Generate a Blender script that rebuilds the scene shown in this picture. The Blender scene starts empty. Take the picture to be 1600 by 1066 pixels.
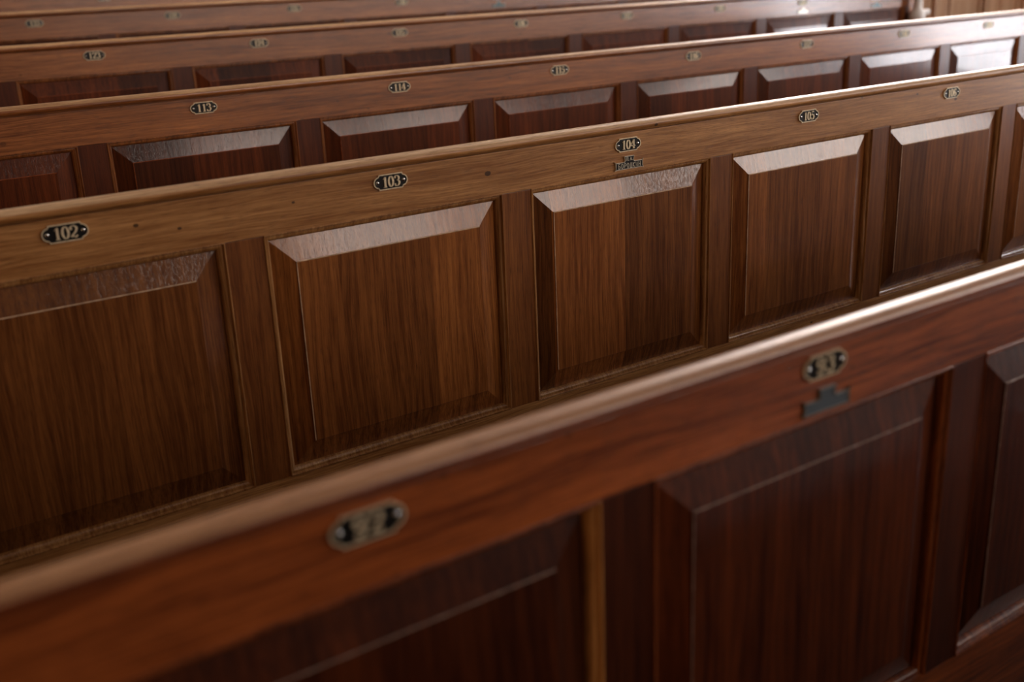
import bpy, bmesh, math, random
from mathutils import Vector, Matrix
random.seed(7)
C = bpy.context.scene.collection
SC = bpy.context.scene
S = 0.5                      # one seat pitch in metres
ZB = 0.867                   # height of the row-one panel tops above the lowest floor

def W(x, y, z):
    return Vector((S*x, S*y, S*z + ZB))

# ------------------------------------------------------------------ camera
yaw, pitch, roll = 0.59785, -0.32668, -0.0442
fw = Vector((math.sin(yaw)*math.cos(pitch), math.cos(yaw)*math.cos(pitch), math.sin(pitch)))
rt = Vector((math.cos(yaw), -math.sin(yaw), 0)); up = rt.cross(fw)
r2 = rt*math.cos(roll) + up*math.sin(roll); u2 = -rt*math.sin(roll) + up*math.cos(roll)
cd = bpy.data.cameras.new('camera'); cam = bpy.data.objects.new('camera', cd); C.objects.link(cam)
M = Matrix((r2, u2, -fw)).transposed().to_4x4(); M.translation = W(1.3577, -3.0773, 0.7228)
cam.matrix_world = M
cd.sensor_width = 36; cd.lens = 1696.56/1600*36; cd.clip_start = 0.02
cd.dof.use_dof = True; cd.dof.focus_distance = 2.02; cd.dof.aperture_fstop = 3.0
SC.camera = cam

# ------------------------------------------------------------------ light
SC.view_settings.view_transform = 'Standard'; SC.view_settings.look = 'None'
SC.view_settings.gamma = 1; SC.view_settings.use_curve_mapping = False
SC.view_settings.exposure = 1.2
wd = bpy.data.worlds.new('overcast_sky'); SC.world = wd; wd.use_nodes = True
bg = wd.node_tree.nodes['Background']; bg.inputs[0].default_value = (0.95, 0.96, 1.0, 1); bg.inputs[1].default_value = 45.0

XR, XL, YB, YF, ZC = 8.1, -7.0, -6.4, 8.5, 6.2     # room walls in metres
# window openings: (wall, a0, a1, z0, z1); a runs along y on the right wall, along x on the back wall
WINS = [('right', -2.25, -0.85, 0.3, 2.3), ('right', -5.9, -3.2, 1.4, 3.0), ('right', 1.6, 4.8, 2.5, 5.4),
        ('back', 4.1, 5.6, 1.5, 4.1), ('back', 6.0, 7.7, 1.5, 4.1),
        ('left', -3.0, -0.6, 1.2, 3.4)]
for w_ in WINS:
    ld = bpy.data.lights.new('window_portal', 'AREA'); ld.shape = 'RECTANGLE'; ld.cycles.is_portal = True
    lo = bpy.data.objects.new('window_portal', ld); C.objects.link(lo)
    ld.size = w_[2]-w_[1]; ld.size_y = w_[4]-w_[3]; a = (w_[1]+w_[2])/2; z = (w_[3]+w_[4])/2
    if w_[0] == 'left':
        lo.location = (XL-0.02, a, z)
    elif w_[0] == 'right':
        lo.location = (XR+0.02, a, z)
    else:
        lo.location = (a, YB-0.02, z)
    d_in = Vector((-1, 0, 0)) if w_[0] == 'right' else Vector((1, 0, 0)) if w_[0] == 'left' else Vector((0, 1, 0))
    lo.rotation_euler = d_in.to_track_quat('-Z', 'Y').to_euler()

# ------------------------------------------------------------------ materials
def nt(name):
    m = bpy.data.materials.new(name); m.use_nodes = True
    t = m.node_tree; t.nodes.clear()
    out = t.nodes.new('ShaderNodeOutputMaterial'); b = t.nodes.new('ShaderNodeBsdfPrincipled')
    t.links.new(b.outputs[0], out.inputs[0]); return m, t, b

class N:
    def __init__(s, t): s.t = t
    def v(s, x, sock):
        if hasattr(x, 'default_value') or isinstance(x, bpy.types.NodeSocket): s.t.links.new(x, sock)
        else: sock.default_value = x
    def m(s, op, a, b=0.0, c=0.0, clamp=False):
        n = s.t.nodes.new('ShaderNodeMath'); n.operation = op; n.use_clamp = clamp
        s.v(a, n.inputs[0]); s.v(b, n.inputs[1]); s.v(c, n.inputs[2]); return n.outputs[0]
    def noise(s, vec, scale=1.0, detail=2.0, rough=0.5):
        n = s.t.nodes.new('ShaderNodeTexNoise'); s.t.links.new(vec, n.inputs['Vector'])
        n.inputs['Scale'].default_value = scale; n.inputs['Detail'].default_value = detail; n.inputs['Roughness'].default_value = rough
        return n.outputs[0]
    def comb(s, x, y, z):
        n = s.t.nodes.new('ShaderNodeCombineXYZ'); s.v(x, n.inputs[0]); s.v(y, n.inputs[1]); s.v(z, n.inputs[2]); return n.outputs[0]
    def ramp(s, f, stops):
        n = s.t.nodes.new('ShaderNodeValToRGB'); s.t.links.new(f, n.inputs[0]); e = n.color_ramp.elements
        while len(e) < len(stops): e.new(0.5)
        for q, (p, c) in zip(e, stops): q.position = p; q.color = c if len(c) == 4 else (*c, 1)
        return n.outputs[0]
    def mix(s, f, a, b, mode='MIX'):
        n = s.t.nodes.new('ShaderNodeMix'); n.data_type = 'RGBA'; n.blend_type = mode
        s.v(f, n.inputs[0]); s.v(a, n.inputs[6]); s.v(b, n.inputs[7]); return n.outputs[2]

def wood(name, dark, light, axis='x', boards=0.0, rough=0.42, coat=0.5, coat_rough=0.22, specks=0.0, vary=0.3, bump=0.4, ringamt=0.15):
    m, t, b = nt(name); n = N(t)
    tc = t.nodes.new('ShaderNodeTexCoord'); sp = t.nodes.new('ShaderNodeSeparateXYZ'); t.links.new(tc.outputs['Object'], sp.inputs[0])
    oi = t.nodes.new('ShaderNodeObjectInfo'); rnd = oi.outputs['Random']
    X, Y, Z = sp.outputs
    L, A = (X, Z) if axis == 'x' else (Z, X)         # along and across the grain
    off = n.m('MULTIPLY', rnd, 37.0)
    bid = None
    if boards:
        bid = n.m('FLOOR', n.m('DIVIDE', n.m('ADD', A, n.m('MULTIPLY', rnd, boards*3)), boards))
        wn = t.nodes.new('ShaderNodeTexWhiteNoise'); wn.noise_dimensions = '2D'
        t.links.new(n.comb(bid, off, 0.0), wn.inputs['Vector']); bn = wn.outputs['Value']
        off = n.m('ADD', off, n.m('MULTIPLY', bn, 13.0))
    Lo = n.m('ADD', L, off)
    warp = n.m('MULTIPLY', n.m('SUBTRACT', n.noise(n.comb(n.m('MULTIPLY', Lo, 2.2), n.m('MULTIPLY', A, 7.0), Y), 1, 2), 0.5), 0.035)
    Aw = n.m('ADD', A, warp)
    rings = n.m('ADD', n.m('MULTIPLY', n.m('SINE', n.m('ADD', n.m('MULTIPLY', Aw, 420.0), n.m('MULTIPLY', n.noise(n.comb(n.m('MULTIPLY', Lo, 2.5), n.m('MULTIPLY', A, 20.0), Y), 1, 2), 14.0))), 0.5), 0.5)
    fib = n.noise(n.comb(n.m('MULTIPLY', Lo, 11.0), n.m('MULTIPLY', Aw, 400.0), n.m('MULTIPLY', Y, 200.0)), 1, 3, 0.6)
    broad = n.noise(n.comb(n.m('MULTIPLY', Lo, 1.8), n.m('MULTIPLY', Aw, 30.0), n.m('MULTIPLY', Y, 10.0)), 1, 3, 0.55)
    pores = n.noise(n.comb(n.m('MULTIPLY', Lo, 45.0), n.m('MULTIPLY', A, 1000.0), n.m('MULTIPLY', Y, 500.0)), 1, 1, 0.5)
    f = n.m('ADD', n.m('ADD', n.m('MULTIPLY', fib, 0.65), n.m('MULTIPLY', broad, 0.55)), n.m('MULTIPLY', rings, ringamt*0.4))
    f = n.m('SUBTRACT', f, 0.17+ringamt*0.2)
    col = n.ramp(f, [(0.30, dark), (0.64, light)])
    pm = n.m('MULTIPLY', n.m('SUBTRACT', pores, 0.57, clamp=True), 4.5, clamp=True)
    col = n.mix(n.m('MULTIPLY', pm, 0.8), col, tuple(c*0.35 for c in dark[:3])+(1,))
    if boards:
        k = n.m('ADD', n.m('MULTIPLY', bn, vary*2), 1.0-vary)
    else:
        k = n.m('ADD', n.m('MULTIPLY', rnd, vary), 1.0-vary/2)
    hs = t.nodes.new('ShaderNodeHueSaturation'); t.links.new(col, hs.inputs['Color']); t.links.new(k, hs.inputs['Value']); col = hs.outputs[0]
    if specks:                                       # old nail holes and dents
        vo = t.nodes.new('ShaderNodeTexVoronoi'); vo.inputs['Scale'].default_value = 1.0
        t.links.new(n.comb(n.m('MULTIPLY', n.m('ADD', X, off), 16.0), n.m('MULTIPLY', Z, 24.0), 0.0), vo.inputs['Vector'])
        sz = n.m('MULTIPLY', n.noise(n.comb(n.m('MULTIPLY', n.m('ADD', X, off), 5.0), n.m('MULTIPLY', Z, 5.0), 3.0), 1, 1), 0.215)
        sk = n.m('GREATER_THAN', n.m('SUBTRACT', sz, n.m('ADD', vo.outputs['Distance'], 0.035)), 0.0)
        col = n.mix(n.m('MULTIPLY', sk, specks), col, (0.012, 0.004, 0.002, 1))
    t.links.new(col, b.inputs['Base Color'])
    rr = n.m('ADD', n.m('MULTIPLY', fib, 0.2), rough-0.1); t.links.new(rr, b.inputs['Roughness'])
    b.inputs['Coat Weight'].default_value = coat; b.inputs['Coat IOR'].default_value = 1.7; b.inputs['Coat Roughness'].default_value = coat_rough
    b.inputs['Specular IOR Level'].default_value = 0.12
    h = n.m('ADD', n.m('MULTIPLY', fib, 0.6), n.m('ADD', n.m('MULTIPLY', pm, -0.8), n.m('MULTIPLY', rings, ringamt)))
    bp = t.nodes.new('ShaderNodeBump'); bp.inputs['Strength'].default_value = bump; bp.inputs['Distance'].default_value = 0.0006
    t.links.new(h, bp.inputs['Height']); t.links.new(bp.outputs[0], b.inputs['Normal'])
    if coat:
        bp2 = t.nodes.new('ShaderNodeBump'); bp2.inputs['Strength'].default_value = bump*0.35; bp2.inputs['Distance'].default_value = 0.0006
        t.links.new(h, bp2.inputs['Height']); t.links.new(bp2.outputs[0], b.inputs['Coat Normal'])
    return m

def plain(name, col, rough=0.5, metal=0.0, nscale=0, namt=0.2, spec=0.5):
    m, t, b = nt(name); b.inputs['Metallic'].default_value = metal; b.inputs['Roughness'].default_value = rough
    b.inputs['Specular IOR Level'].default_value = spec
    b.inputs['Base Color'].default_value = (*col, 1)
    if nscale:
        n = N(t); tc = t.nodes.new('ShaderNodeTexCoord')
        f = n.noise(tc.outputs['Object'], nscale, 4)
        t.links.new(n.ramp(f, [(0.3, tuple(c*(1-namt) for c in col)), (0.7, tuple(min(1, c*(1+namt)) for c in col))]), b.inputs['Base Color'])
        t.links.new(n.m('ADD', n.m('MULTIPLY', f, 0.3), rough-0.15), b.inputs['Roughness'])
    return m

# tones of the three finishes: red front pew, golden second pew, red-brown pews behind
TONE = {
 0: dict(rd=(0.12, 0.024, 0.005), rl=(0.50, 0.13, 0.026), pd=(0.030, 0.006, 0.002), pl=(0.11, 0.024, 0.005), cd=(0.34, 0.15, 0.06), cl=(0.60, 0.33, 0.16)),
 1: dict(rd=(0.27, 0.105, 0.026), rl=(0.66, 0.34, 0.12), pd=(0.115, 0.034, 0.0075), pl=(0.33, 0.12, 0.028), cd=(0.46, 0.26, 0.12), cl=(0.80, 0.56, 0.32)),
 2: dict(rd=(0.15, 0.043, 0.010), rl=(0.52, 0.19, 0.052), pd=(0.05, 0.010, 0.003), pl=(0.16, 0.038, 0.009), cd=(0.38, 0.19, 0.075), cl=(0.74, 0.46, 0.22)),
}
MT = {}
for k, q in TONE.items():
    nm = ['red', 'golden', 'brown'][k]
    MT[k] = dict(
        rail=wood(nm+'_rail_wood', q['rd'], q['rl'], 'x', specks=0.8 if k == 1 else 0.4, vary=0.1, coat=0.4 if k == 1 else 0.9, coat_rough=0.3 if k == 1 else 0.26),
        stile=wood(nm+'_stile_wood', tuple(c*1.1 for c in q['pd']), tuple(c*0.95 for c in q['pl']), 'z', vary=0.25, coat=0.35, coat_rough=0.28),
        panel=wood(nm+'_panel_wood', q['pd'], q['pl'], 'z', boards=0.17, vary=0.42, coat=0.62, coat_rough=0.13, ringamt=0.2),
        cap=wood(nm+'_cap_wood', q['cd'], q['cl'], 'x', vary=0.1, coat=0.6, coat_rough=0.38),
        worn2=plain(nm+'_edge', (0.26, 0.17, 0.13) if k == 0 else tuple(c*1.6 for c in q['pl']), 0.25, nscale=60, namt=0.3),  # lighter colour stands in for the glint along the rounded arris
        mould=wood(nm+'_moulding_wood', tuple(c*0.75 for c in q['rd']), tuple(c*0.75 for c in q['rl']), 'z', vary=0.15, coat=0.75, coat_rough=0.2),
        worn=plain(nm+'_worn_edge', (0.62, 0.44, 0.28), 0.4, nscale=60, namt=0.45))  # worn varnish, with the arris highlight put into the same colour
PALEWOOD = wood('pale_orange_wood', (0.5, 0.2, 0.05), (0.85, 0.42, 0.13), 'z', coat=0.2)
BRASS = plain('aged_brass', (0.78, 0.66, 0.44), 0.42, 0.35, 300, 0.2)
BLACK = plain('black_enamel', (0.006, 0.007, 0.007), 0.35, 0, 200, 0.2, 0.4)
STEEL = plain('steel_screw', (0.55, 0.55, 0.52), 0.25, 1.0)
PEWTER = plain('dull_metal_letters', (0.72, 0.68, 0.56), 0.4, 0.3)
WHITE = plain('white_paint', (0.90, 0.88, 0.85), 0.35, 0, 8, 0.04)
PLASTER = plain('pale_plaster', (0.10, 0.075, 0.055), 0.8, 0, 3, 0.06)
FLOORM = wood('floor_boards', (0.03, 0.012, 0.006), (0.08, 0.035, 0.018), 'x', rough=0.5, coat=0.2, vary=0.1)
WAINS = wood('wainscot_wood', (0.55, 0.33, 0.20), (0.82, 0.58, 0.40), 'z', boards=0.5, vary=0.15, coat=0.3)

# ------------------------------------------------------------------ helpers
def obj(name, bm, mats, parent=None, loc=None, smooth=None, label=None):
    me = bpy.data.meshes.new(name)
    bmesh.ops.recalc_face_normals(bm, faces=bm.faces)
    if smooth:
        for f in bm.faces: f.smooth = True
        for e in bm.edges:
            if len(e.link_faces) == 2 and e.calc_face_angle(0) > smooth: e.smooth = False
    bm.to_mesh(me); bm.free()
    for mm in (mats if isinstance(mats, (list, tuple)) else [mats]): me.materials.append(mm)
    o = bpy.data.objects.new(name, me); C.objects.link(o)
    if loc is not None: o.location = loc
    if parent is not None: o.parent = parent
    if label: o['label'] = label
    return o

def box(bm, x0, x1, y0, y1, z0, z1, bev=0.0):
    vs = [bm.verts.new(p) for p in ((x0,y0,z0),(x1,y0,z0),(x1,y1,z0),(x0,y1,z0),(x0,y0,z1),(x1,y0,z1),(x1,y1,z1),(x0,y1,z1))]
    fs = [bm.faces.new([vs[i] for i in q]) for q in ((0,1,2,3),(4,5,6,7),(0,1,5,4),(1,2,6,5),(2,3,7,6),(3,0,4,7))]
    if bev:
        es = {e for f in fs for e in f.edges}
        bmesh.ops.bevel(bm, geom=list(es), offset=bev, segments=2, affect='EDGES', profile=0.6)
    return vs

def extr_x(bm, prof, x0, x1, rnd=0.0):
    """sweep a closed (y, z) profile along x, ends drawn in a little to round them"""
    cy = sum(p[0] for p in prof)/len(prof); cz = sum(p[1] for p in prof)/len(prof)
    secs = [(x0, 1-rnd/0.02 if rnd else 1), (x0+rnd, 1), (x1-rnd, 1), (x1, 1-rnd/0.02 if rnd else 1)] if rnd else [(x0, 1), (x1, 1)]
    rings = []
    for x, s in secs:
        rings.append([bm.verts.new((x, cy+(p[0]-cy)*s, cz+(p[1]-cz)*s)) for p in prof])
    n = len(prof)
    for a, b in zip(rings, rings[1:]):
        for i in range(n): bm.faces.new((a[i], a[(i+1) % n], b[(i+1) % n], b[i]))
    bm.faces.new(rings[0]); bm.faces.new(rings[-1])

def rect_sweep(bm, hx, ztop, zbot, prof, mat=None, side=(0, 3)):
    """prof: (inset, y) points swept round a rectangle with mitred corners"""
    rings = []
    for m_, y in prof:
        rings.append([bm.verts.new(p) for p in ((-hx+m_, y, ztop-m_), (hx-m_, y, ztop-m_), (hx-m_, y, zbot+m_), (-hx+m_, y, zbot+m_))])
    for k, (a, b) in enumerate(zip(rings, rings[1:])):
        for i in range(4):
            f = bm.faces.new((a[i], a[(i+1) % 4], b[(i+1) % 4], b[i]))
            if mat and i in side: f.material_index = mat[k]      # paler on the top and left arris only: wear and a painted-in highlight
    return rings

def prism(bm, pts, y0, y1):
    """outline in (x, z) given depth from y0 (front) to y1"""
    a = [bm.verts.new((x, y0, z)) for x, z in pts]; b = [bm.verts.new((x, y1, z)) for x, z in pts]
    n = len(pts)
    bm.faces.new(a); bm.faces.new(b)
    for i in range(n): bm.faces.new((a[i], a[(i+1) % n], b[(i+1) % n], b[i]))

# ---- lettering drawn with a broad nib: vertical strokes thick, horizontal ones thin
def curve(pts, n=6):
    out = []
    for i in range(len(pts)-1):
        p0 = pts[max(i-1, 0)]; p1 = pts[i]; p2 = pts[i+1]; p3 = pts[min(i+2, len(pts)-1)]
        for k in range(n):
            t = k/n
            out.append(tuple(0.5*((2*b)+(-a+c)*t+(2*a-5*b+4*c-d)*t*t+(-a+3*b-3*c+d)*t**3) for a, b, c, d in zip(p0, p1, p2, p3)))
    out.append(pts[-1]); return out

def stroke(bm, pts, thin, thick, y0, y1, sx, sz, ox, oz, closed=False):
    P = [(x*sx+ox, z*sz+oz) for x, z in pts]; n = len(P); L = []; R = []
    for i in range(n):
        if closed: a, b = P[i-1], P[(i+1) % n]
        else: a, b = P[max(i-1, 0)], P[min(i+1, n-1)]
        dx, dz = b[0]-a[0], b[1]-a[1]; l = math.hypot(dx, dz) or 1; dx /= l; dz /= l
        w = (thin+(thick-thin)*abs(dz)**1.5)/2
        L.append((P[i][0]-dz*w, P[i][1]+dx*w)); R.append((P[i][0]+dz*w, P[i][1]-dx*w))
    V = [[bm.verts.new((q[0], y, q[1])) for q in s] for y in (y0, y1) for s in (L, R)]
    rng = range(n if closed else n-1)
    for i in rng:
        j = (i+1) % n
        bm.faces.new((V[0][i], V[0][j], V[1][j], V[1][i]))
        bm.faces.new((V[0][i], V[0][j], V[2][j], V[2][i])); bm.faces.new((V[1][i], V[1][j], V[3][j], V[3][i]))
    if not closed:
        for i in (0, n-1): bm.faces.new((V[0][i], V[1][i], V[3][i], V[2][i]))

def ell(cx, cz, rx, rz, a0=0, a1=360, n=20):
    return [(cx+rx*math.cos(math.radians(a0+(a1-a0)*i/n)), cz+rz*math.sin(math.radians(a0+(a1-a0)*i/n))) for i in range(n+1)]
# glyphs in a unit box, x 0..1, z 0..1 : (points, closed, kind)  kind n = nib, t = thin, b = ball
DIG = {
 '0': [(ell(.5, .5, .31, .47)[:-1], True, 'n')],
 '1': [([(.56, .03), (.56, .97)], False, 'n'), ([(.3, .03), (.82, .03)], False, 't'), ([(.26, .78), (.4, .84), (.52, .95)], False, 't')],
 '2': [(curve([(.2, .72), (.26, .9), (.5, .97), (.78, .84), (.8, .66), (.6, .42), (.3, .2), (.2, .06)]), False, 'n'),
       (curve([(.2, .08), (.45, .13), (.65, .05), (.85, .2)]), False, 'm'), ([(.24, .74), (.24, .66)], False, 'b')],
 '3': [(curve([(.2, .82), (.34, .95), (.58, .96), (.76, .8), (.72, .62), (.5, .53)]), False, 'n'),
       (curve([(.5, .53), (.76, .45), (.82, .26), (.62, .05), (.36, .03), (.18, .16)]), False, 'n'),
       ([(.24, .82), (.24, .74)], False, 'b'), ([(.22, .26), (.22, .18)], False, 'b')],
 '4': [([(.66, .03), (.66, .97)], False, 'n'), ([(.62, .97), (.1, .3), (.95, .3)], False, 'm'), ([(.44, .03), (.86, .03)], False, 't')],
 '5': [([(.28, .96), (.76, .93)], False, 'm'), ([(.28, .96), (.26, .55)], False, 't'),
       (curve([(.26, .54), (.45, .62), (.7, .55), (.82, .32), (.66, .07), (.4, .02), (.2, .14)]), False, 'n'), ([(.22, .24), (.22, .16)], False, 'b')],
 '6': [(curve([(.76, .84), (.6, .97), (.36, .86), (.22, .55), (.24, .2), (.5, .03), (.76, .16), (.8, .36), (.6, .56), (.38, .5), (.26, .36)]), False, 'n'), ([(.74, .84), (.74, .77)], False, 'b')],
 '7': [([(.18, .93), (.86, .93)], False, 'm'), (curve([(.84, .9), (.62, .55), (.5, .28), (.5, .03)]), False, 'n'), ([(.18, .93), (.18, .74)], False, 't')],
 '8': [(ell(.5, .74, .26, .23)[:-1], True, 'n'), (ell(.5, .27, .31, .25)[:-1], True, 'n')],
 '9': [(curve([(.24, .16), (.4, .03), (.64, .14), (.78, .45), (.76, .8), (.5, .97), (.24, .84), (.2, .64), (.4, .44), (.62, .5), (.74, .64)]), False, 'n'), ([(.26, .23), (.26, .16)], False, 'b')],
 'Б': [([(.8, 1), (.2, 1), (.2, 0), (.6, 0), (.85, .12), (.85, .45), (.6, .57), (.2, .57)], False, 't')],
 'О': [(ell(.5, .5, .36, .5)[:-1], True, 't')],
 'Р': [([(.2, 0), (.2, 1), (.62, 1), (.85, .88), (.85, .6), (.62, .46), (.2, .46)], False, 't')],
 'Д': [([(.08, -.16), (.08, 0), (.92, 0), (.92, -.16)], False, 't'), ([(.24, 0), (.34, 1), (.78, 1), (.78, 0)], False, 't')],
 'К': [([(.2, 0), (.2, 1)], False, 't'), ([(.85, 1), (.25, .5), (.88, 0)], False, 't')],
 'И': [([(.18, 1), (.18, 0), (.82, 1), (.82, 0)], False, 't')],
 'Н': [([(.18, 1), (.18, 0)], False, 't'), ([(.82, 1), (.82, 0)], False, 't'), ([(.18, .5), (.82, .5)], False, 't')],
 'П': [([(.18, 0), (.18, 1), (.82, 1), (.82, 0)], False, 't')],
 'А': [([(.08, 0), (.5, 1), (.92, 0)], False, 't'), ([(.25, .35), (.75, .35)], False, 't')],
 '.': [([(.3, 0), (.3, .12)], False, 't')],
}
def write(bm, text, cx, cz, gw, gh, thin, thick, y0, y1, adv=None):
    adv = adv or [gw]*len(text); x = cx-sum(adv)/2
    for ch, a in zip(text, adv):
        ox = x+(a-gw)/2
        for pts, closed, kind in DIG[ch]:
            th, tk = {'n': (thin, thick), 't': (thin, thin*1.0), 'm': (thin*2.2, thin*2.2), 'b': (thick*.9, thick*.9)}[kind]
            stroke(bm, pts, th, tk, y0, y1, gw, gh, ox, cz-gh/2, closed)
        x += a

def plate_outline(g):
    pts = []
    hx, hz, r = 0.0430, 0.0250, 0.0190
    q = [(hx-g, hz-g)]
    rr = r-g
    for k in range(11):
        a = math.radians(82-16.4*k); q.append((hx+rr*math.cos(a)-(0.0008 if k in (0, 10) else 0), rr*math.sin(a)))
    q.append((hx-g, -hz+g))
    return q + [(-x, z) for x, z in reversed(q)]

def frame_strip(bm, o, i, y0, y1, yb):
    """raised rim between two outlines"""
    n = len(o); A = [bm.verts.new((x, yb, z)) for x, z in o]; B = [bm.verts.new((x, y0, z)) for x, z in o]
    D = [bm.verts.new((x, y0, z)) for x, z in i]; E = [bm.verts.new((x, y1, z)) for x, z in i]
    for k in range(n):
        j = (k+1) % n
        for p, q in ((A, B), (B, D), (D, E)): bm.faces.new((p[k], p[j], q[j], q[k]))

def dome(bm, cx, cz, r, y, h):
    prev = None
    for k in range(4):
        a = math.pi/2*k/3; rr = r*math.cos(a); yy = y-h*math.sin(a)
        ring = [bm.verts.new((cx+rr*math.cos(2*math.pi*i/14), yy, cz+rr*math.sin(2*math.pi*i/14))) for i in range(14)] if k < 3 else [bm.verts.new((cx, y-h, cz))]
        if prev:
            for i in range(14):
                bm.faces.new((prev[i], prev[(i+1) % 14], ring[(i+1) % 14], ring[i])) if k < 3 else bm.faces.new((prev[i], prev[(i+1) % 14], ring[0]))
        prev = ring

def scaled(bm):
    bmesh.ops.scale(bm, vec=(S, S, S), verts=bm.verts)
    return bm

def number_plate(num, parent, x, z, tilt=0.0):
    bm = bmesh.new(); prism(bm, plate_outline(0.0004), -0.0030, 0.0008)
    p = obj('number_plate', scaled(bm), BLACK, parent, (S*x, 0, S*z), label='black and brass number plate reading %s' % num)
    p.rotation_euler = (0, tilt, 0)
    bm = bmesh.new(); frame_strip(bm, plate_outline(0), plate_outline(0.0030), -0.0052, -0.0028, 0.0005)
    obj('plate_rim', scaled(bm), BRASS, p, label='brass rim')
    bm = bmesh.new()
    write(bm, num, 0, 0, 0.0270 if len(num) == 2 else 0.0252, 0.0345, 0.0017, 0.0068, -0.0058, -0.0028,
          None if len(num) == 2 else [0.0222]*3)
    obj('numerals', scaled(bm), BRASS, p, label='raised brass numerals')
    for sx in (-1, 1):
        bm = bmesh.new(); dome(bm, sx*0.0475, 0, 0.0062, -0.0028, 0.0036)
        obj('screw', scaled(bm), STEEL, p, smooth=1.0, label='domed steel screw')
    return p

def name_outline(g):
    # lower scroll with forked ends, small tab on top
    o = [(0.071-g*1.6, 0.0165-g), (0.062-g*.5, 0.0105), (0.064-g, 0.0015), (0.071-g*1.6, -0.0165+g)]
    low = [(0.0660-g, -0.0165+g), (0.0625-g, -0.0140+g)]
    tab = [(0.0245-g, 0.0125-g), (0.0205-g, 0.0200-g), (0.0240-g, 0.0335-g)]
    r = [(0.0625-g, 0.0125-g), (0.0700-g*1.5, 0.0175-g*1.2), (0.0655-g, 0.0100), (0.0655-g, -0.0080), (0.0700-g*1.5, -0.0165+g*1.2), (0.0625-g, -0.0140+g)]
    right = list(reversed(tab)) + r
    return right + [(-x, z) for x, z in reversed(right)]

def name_plate(parent, x, z, text=None, met=None, rim=None, label='black two-tier name plate screwed below the number'):
    bm = bmesh.new(); prism(bm, name_outline(0.0003), -0.0050, 0.0008)
    p = obj('name_plate', scaled(bm), met or BLACK, parent, (S*x, 0, S*z), label=label)
    bm = bmesh.new(); frame_strip(bm, name_outline(0), name_outline(0.0016), -0.0068, -0.0048, 0.0005)
    obj('plate_rim', scaled(bm), rim or PEWTER, p, label='thin pale metal rim')
    if text:
        bm = bmesh.new()
        write(bm, 'П.А.', 0.0015, 0.0228, 0.0100, 0.0125, 0.0018, 0.0018, -0.0070, -0.0048, [0.0115, 0.006, 0.0115, 0.006])
        write(bm, 'БОРОДКИН', 0, -0.0012, 0.0120, 0.0175, 0.0017, 0.0017, -0.0070, -0.0048, [0.0142]*8)
        obj('lettering', scaled(bm), PEWTER, p, label='raised pale metal letters')
    return p

# ------------------------------------------------------------------ pews
SWH = 0.0623                     # half stile width
OX = 0.5-SWH                     # half opening width
HO = 0.799                       # opening height
FL = -0.80/S                     # floor below the opening tops, in pitches
NOSE = [(0.014, 0.148), (0.012, 0.1565), (-0.012, 0.156), (-0.0195, 0.158), (-0.0235, 0.1625), (-0.0250, 0.169), (-0.0235, 0.176), (-0.0185, 0.183), (-0.011, 0.188), (-0.002, 0.1905), (0.008, 0.1905), (0.017, 0.188), (0.024, 0.182), (0.028, 0.173), (0.028, 0.160), (0.028, 0.148)]
MPROF = [(-0.0015, 0.004), (-0.0015, -0.0018), (0.0005, -0.0032), (0.0024, -0.0022), (0.0036, 0.0030), (0.0052, 0.0055), (0.0078, 0.0050), (0.0120, 0.0066), (0.0165, 0.0105), (0.0205, 0.0165), (0.0222, 0.0230), (0.0224, 0.0290)]

def panel_mesh():
    bm = bmesh.new()
    f = 0.0975
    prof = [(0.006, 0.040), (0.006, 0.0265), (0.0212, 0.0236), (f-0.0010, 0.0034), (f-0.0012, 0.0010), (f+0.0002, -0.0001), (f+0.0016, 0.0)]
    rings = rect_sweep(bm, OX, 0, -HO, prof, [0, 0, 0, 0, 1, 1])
    bm.faces.new(rings[-1]); bm.faces.new(rings[0])
    return scaled(bm)

def mould_mesh(mat=None, side=(0, 3)):
    bm = bmesh.new(); rect_sweep(bm, OX, 0, -HO, MPROF, mat, side); return scaled(bm)

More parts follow.
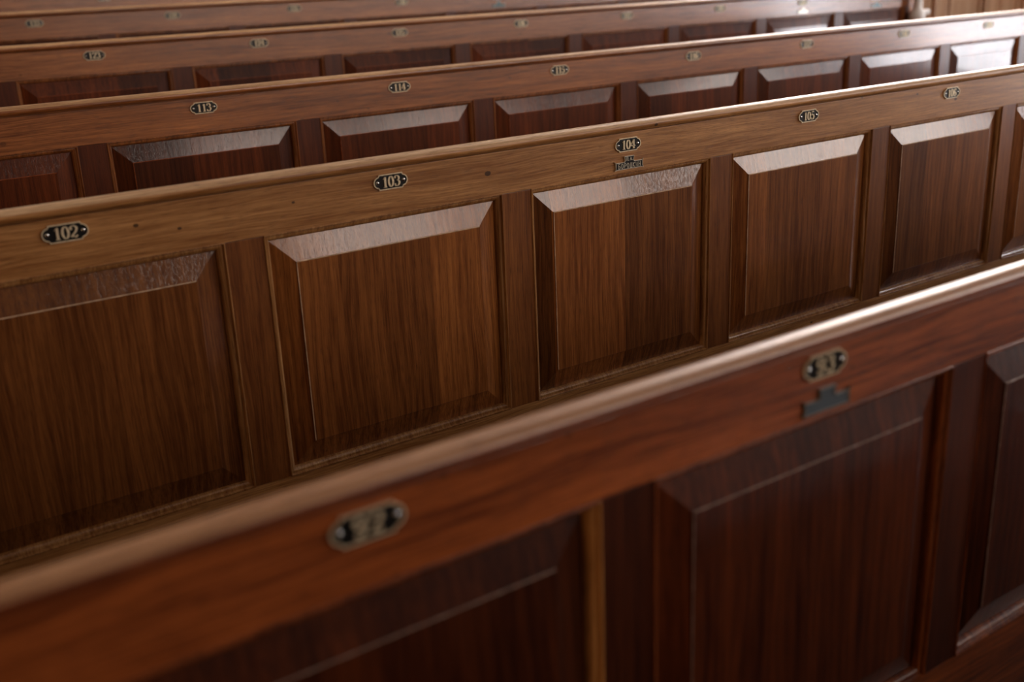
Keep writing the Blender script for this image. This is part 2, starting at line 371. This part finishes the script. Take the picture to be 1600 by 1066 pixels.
def make_pew(r, loc, label, tone, plates, names, nums, n0=1, n1=10):
    e = bpy.data.objects.new('pew', None); C.objects.link(e); e.location = loc; e.empty_display_size = 0.1
    e['label'] = label; e['category'] = 'pew'; e['group'] = 'panelled wooden pews in rows'
    m = MT[tone]
    # e sits at floor level, parts are placed at the opening-top height inside it
    H = -FL*S
    def P(name, bm, mats, x=0.0, z=0.0, y=0.0, **k):
        return obj(name, scaled(bm), mats, e, (S*x, S*y, H+S*z), **k)
    xa, xb = n0-0.5, n1+0.5
    cx = (xa+xb)/2; hl = (xb-xa)/2
    bm = bmesh.new(); box(bm, -hl, hl, 0, 0.05, 0.0012, 0.1475, 0.0012); P('top_rail', bm, m['rail'], cx)
    bm = bmesh.new(); extr_x(bm, NOSE, -hl-0.03, hl+0.03)
    for f in bm.faces:                       # nosing top paler than its front: rubbed wear, plus its sheen painted in
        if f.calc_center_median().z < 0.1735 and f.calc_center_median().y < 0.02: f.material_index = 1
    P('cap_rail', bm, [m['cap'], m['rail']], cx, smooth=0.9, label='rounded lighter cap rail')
    bm = bmesh.new(); box(bm, -hl, hl, 0, 0.05, -HO-0.118, -HO-0.0008, 0.0012); P('bottom_rail', bm, m['rail'], cx)
    bm = bmesh.new(); box(bm, -hl, hl, 0.010, 0.05, FL, -HO-0.120, 0.001); P('skirting', bm, m['rail'], cx)
    bm = bmesh.new(); box(bm, -hl, hl, 0.052, 0.075, FL, 0.154); P('back_board', bm, m['panel'], cx)
    bm = bmesh.new(); box(bm, -hl, hl, 0.077, 0.90, -0.75, -0.70, 0.008); P('seat', bm, m['panel'], cx)
    st = bmesh.new(); box(st, -SWH, SWH, 0, 0.05, -HO, 0, 0.0012)
    so = P('stile', st, m['stile'], n0-0.5)
    pm, mm = panel_mesh(), mould_mesh()
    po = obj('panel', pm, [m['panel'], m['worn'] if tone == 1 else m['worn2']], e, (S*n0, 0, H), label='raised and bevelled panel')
    mo = obj('panel_moulding', mm, m['mould'], po, smooth=0.7)
    for k in range(n0, n1+1):
        if k > n0:
            c = po.copy(); C.objects.link(c); c.parent = e; c.location = (S*k, 0, H)
            d = mo.copy(); C.objects.link(d); d.parent = c
            if r == 0 and k == 2:            # right-hand strip coloured pale orange
                d.data = bpy.data.meshes.new('panel_moulding'); bb = mould_mesh([1]*11, (1,)); bmesh.ops.recalc_face_normals(bb, faces=bb.faces)
                bb.to_mesh(d.data); bb.free(); d.data.materials.append(m['mould']); d.data.materials.append(PALEWOOD); d['label'] = 'moulding with a pale orange right-hand strip'
        c = so.copy(); C.objects.link(c); c.parent = e; c.location = (S*(k+0.5), 0, H)
    for s_, xx in ((-1, xa-0.035), (1, xb+0.035)):
        bm = bmesh.new()
        # end board: straight behind the back, sweeping down to an arm over the seat
        out = [(0.10, FL), (-0.004, FL), (-0.004, 0.150), (-0.020, 0.20), (0.03, 0.215), (0.09, 0.19), (0.14, 0.08), (0.20, -0.10), (0.32, -0.24), (0.60, -0.30), (0.86, -0.29), (0.92, -0.34), (0.90, -0.40), (0.86, -0.46), (0.84, -0.9), (0.86, FL)]
        a = [bm.verts.new((-0.035, y, z)) for y, z in out]; b = [bm.verts.new((0.035, y, z)) for y, z in out]
        bm.faces.new(a); bm.faces.new(b)
        for i in range(len(out)): bm.faces.new((a[i], a[(i+1) % len(out)], b[(i+1) % len(out)], b[i]))
        P('end_panel', bm, m['rail'], xx)
        # turned knob and short curled hand rest on the outer corner
        if s_ > 0:
            bm = bmesh.new(); prof = [(0.0, -0.19), (0.03, -0.185), (0.062, -0.15), (0.078, -0.10), (0.066, -0.055), (0.045, -0.03), (0.042, 0.0), (0.038, 0.06), (0.042, 0.16), (0.03, 0.19), (0.0, 0.20)]
            prev = None
            for rr, z in prof:
                ring = [bm.verts.new((max(rr, .0005)*math.cos(2*math.pi*i/20), -0.085+max(rr, .0005)*math.sin(2*math.pi*i/20), z)) for i in range(20)]
                if prev:
                    for i in range(20): bm.faces.new((prev[i], prev[(i+1) % 20], ring[(i+1) % 20], ring[i]))
                prev = ring
            kn = P('end_post', bm, WHITE, xx-0.02, smooth=0.8, label='white turned post at the aisle end')
            bm = bmesh.new(); box(bm, 0.03, 0.17, -0.115, -0.055, -0.085, -0.035, 0.02)
            obj('hand_rest', scaled(bm), WHITE, kn, smooth=0.8)
    for n in plates:
        dx, dz, tl = nums.get(n, (0.004, 0.0, 0.0))
        number_plate(str(91+10*r+n-1), e, n+dx, 0.106+dz, tl).location.z += H
    for n, kw in names.items():
        q = name_plate(e, n+0.013, 0.028, **kw); q.location.z += H
    return e

ROW = {-1: (-0.03, -3.56, -0.268), 0: (-0.0311, -1.7814, -0.1340), 1: (0, 0, 0), 2: (0.0380, 1.7587, 0.1052), 3: (0.0642, 3.5484, 0.2699), 4: (0.1858, 5.4765, 0.4190), 5: (0.20, 7.30, 0.560)}
def base(r):
    dx, dy, dz = ROW[r]; return (S*dx, S*dy, S*dz+ZB-0.80)
NP = dict(met=plain('blue_grey_enamel', (0.10, 0.13, 0.15), 0.4, 0.3), rim=plain('grey_metal_rim', (0.3, 0.32, 0.3), 0.4, 0.6), label='grey two-tier name plate below the number')
LP = dict(met=plain('pale_enamel', (0.75, 0.72, 0.62), 0.3, 0.2), label='pale shiny name plate below the number')
TP = dict(met=plain('teal_enamel', (0.07, 0.12, 0.13), 0.3, 0.2), label='teal name plate below the number')
make_pew(-1, base(-1), 'dark red-brown panelled pew without number plates, one row behind the nearest blurred pew', 0, [], {}, {})  # out-of-view row, added to block light from the nearest pew
make_pew(0, base(0), 'nearest dark red-brown panelled pew, blurred, with number plates 92 and 93', 0, [1, 2, 3, 4], {3: NP}, {2: (0.002, 0.0, 0), 3: (0.003, 0.004, 0)})
make_pew(1, base(1), 'golden-brown panelled pew in focus with number plates 102 to 106', 1, [1, 2, 3, 4, 5, 6, 7], {4: dict(text=True)},
         {2: (0.001, 0.0, 0), 3: (0.008, 0.0, 0.0), 4: (0.009, -0.002, 0), 5: (0.004, -0.002, 0), 6: (0.0, 0.0, 0)})
make_pew(2, base(2), 'red-brown panelled pew with number plates 113 to 119, right behind the golden-brown pew', 2, [2, 3, 4, 5, 6, 7, 8, 9, 10], {}, {})
make_pew(3, base(3), 'red-brown panelled pew with plates 123 to 130, its white end post showing', 2, [2, 3, 4, 5, 6, 7, 8, 9, 10], {9: LP, 10: TP}, {})
make_pew(4, base(4), 'panelled pew with plates 133 to 137, only its upper strip in view', 2, [2, 3, 4, 5, 6, 7, 8], {7: TP}, {})
make_pew(5, base(5), 'farthest pew at the top edge, only its top rail in view', 2, [3, 4, 5], {}, {})

# ------------------------------------------------------------------ the room
def struct(name, bm, mats, loc=None, **k):
    o = obj(name, bm, mats, None, loc, **k); o['kind'] = 'structure'; return o
def pane_mat(name, col):          # thin pane, a little mirror; its tint is added to dim the daylight
    m = bpy.data.materials.new(name); m.use_nodes = True; t = m.node_tree; t.nodes.clear()
    o = t.nodes.new('ShaderNodeOutputMaterial'); tr = t.nodes.new('ShaderNodeBsdfTransparent'); gl = t.nodes.new('ShaderNodeBsdfGlossy'); mx = t.nodes.new('ShaderNodeMixShader')
    tr.inputs[0].default_value = (*[c**0.5 for c in col], 1); gl.inputs['Roughness'].default_value = 0.05; mx.inputs[0].default_value = 0.04
    t.links.new(tr.outputs[0], mx.inputs[1]); t.links.new(gl.outputs[0], mx.inputs[2]); t.links.new(mx.outputs[0], o.inputs[0]); return m
CLEAR = pane_mat('clear_pane', (0.97, 0.97, 0.97)); FROST = pane_mat('smoked_pane', (0.075, 0.060, 0.050))
GREY = pane_mat('grey_pane', (0.185, 0.18, 0.182)); HAZY = pane_mat('hazy_pane', (0.10, 0.085, 0.074)); HIGH = pane_mat('warm_pane', (0.30, 0.265, 0.24)); AMBER = pane_mat('amber_pane', (0.035, 0.019, 0.008)); SMOKE = pane_mat('dark_smoked_pane', (0.02, 0.015, 0.012))

bm = bmesh.new()                 # stepped floor, one tier for each pew
edges_y = [YB] + [S*(ROW[r][1])-0.06 for r in range(0, 6)] + [YF]
for k in range(-1, 6):
    z = S*ROW[k][2]+ZB-0.80
    box(bm, XL, XR, edges_y[k+1], edges_y[k+2], -0.4, z)
struct('floor', bm, FLOORM)
bm = bmesh.new(); box(bm, XL, XR, YB, YF, ZC, ZC+0.1); struct('ceiling', bm, plain('white_ceiling', (0.42, 0.39, 0.36), 0.8, 0, 2, 0.04))

def wall_open(name, axis, c0, c1, a0, a1, wins, mat):
    """wall slab with rectangular openings; axis 'x' = plane of constant x"""
    bm = bmesh.new(); xs = sorted({a0, a1} | {w for v in wins for w in v[:2]}); zs = sorted({-0.3, ZC} | {w for v in wins for w in v[2:]})
    for i in range(len(xs)-1):
        for j in range(len(zs)-1):
            mx, mz = (xs[i]+xs[i+1])/2, (zs[j]+zs[j+1])/2
            if any(v[0] < mx < v[1] and v[2] < mz < v[3] for v in wins): continue
            if axis == 'x': box(bm, c0, c1, xs[i], xs[i+1], zs[j], zs[j+1])
            else: box(bm, xs[i], xs[i+1], c0, c1, zs[j], zs[j+1])
    bmesh.ops.remove_doubles(bm, verts=bm.verts, dist=1e-5)
    struct(name, bm, mat)
wall_open('wall_right', 'x', XR, XR+0.25, YB, YF, [w[1:] for w in WINS if w[0] == 'right'], PLASTER)
wall_open('wall_back', 'y', YB-0.25, YB, XL, XR, [w[1:] for w in WINS if w[0] == 'back'], PLASTER)
wall_open('wall_left', 'x', XL-0.25, XL, YB, YF, [w[1:] for w in WINS if w[0] == 'left'], PLASTER)
bm = bmesh.new(); box(bm, XL, XR, YF, YF+0.2, -0.3, ZC); struct('wall_front', bm, PLASTER)
PANES = [GREY, HAZY, HIGH, FROST, FROST, AMBER]
for i, w in enumerate(WINS):      # painted frames with a mullion and transoms
    bm = bmesh.new(); a0, a1, z0, z1 = w[1:]; t = 0.05; c = (a0+a1)/2
    bars = [(a0, a0+t, z0, z1), (a1-t, a1, z0, z1), (a0+t, a1-t, z0, z0+t), (a0+t, a1-t, z1-t, z1), (c-.02, c+.02, z0+t, z1-t)]
    for p, q, u, v in bars:
        if w[0] == 'right': box(bm, XR+0.1, XR+0.15, p, q, u, v)
        elif w[0] == 'left': box(bm, XL-0.15, XL-0.1, p, q, u, v)
        else: box(bm, p, q, YB-0.15, YB-0.1, u, v)
    fr = struct('window_%d' % (i+1), bm, WHITE)
    bm = bmesh.new()
    if w[0] == 'right': box(bm, XR+0.12, XR+0.126, a0, a1, z0, z1)
    elif w[0] == 'left': box(bm, XL-0.126, XL-0.12, a0, a1, z0, z1)
    else: box(bm, a0, a1, YB-0.126, YB-0.12, z0, z1)
    obj('pane', bm, PANES[i], fr)

# panelled wooden screen standing across the aisle beyond the pew ends
bm = bmesh.new(); ys = 2.5; zf = 0.45; zt = 2.2; x0 = 6.15; x1 = XR-0.001
box(bm, x0, x1, ys, ys+0.05, zf, zt)
for a, b in ((6.15, 6.27), (6.50, 6.60), (7.00, 7.13), (7.42, 7.50), (7.92, 8.09)):
    box(bm, a, b, ys-0.03, ys, zf, zt, 0.006)
for a in (6.62, 6.66, 6.96, 7.15, 7.19, 7.36, 7.52, 7.56, 7.86):
    box(bm, a, a+0.018, ys-0.02, ys, zf+0.15, zt-0.15, 0.005)
box(bm, x0, x1, ys-0.031, ys, zt-0.14, zt, 0.006); box(bm, x0, x1, ys-0.031, ys, zf, zf+0.15, 0.006)
struct('trim_1', bm, WAINS)
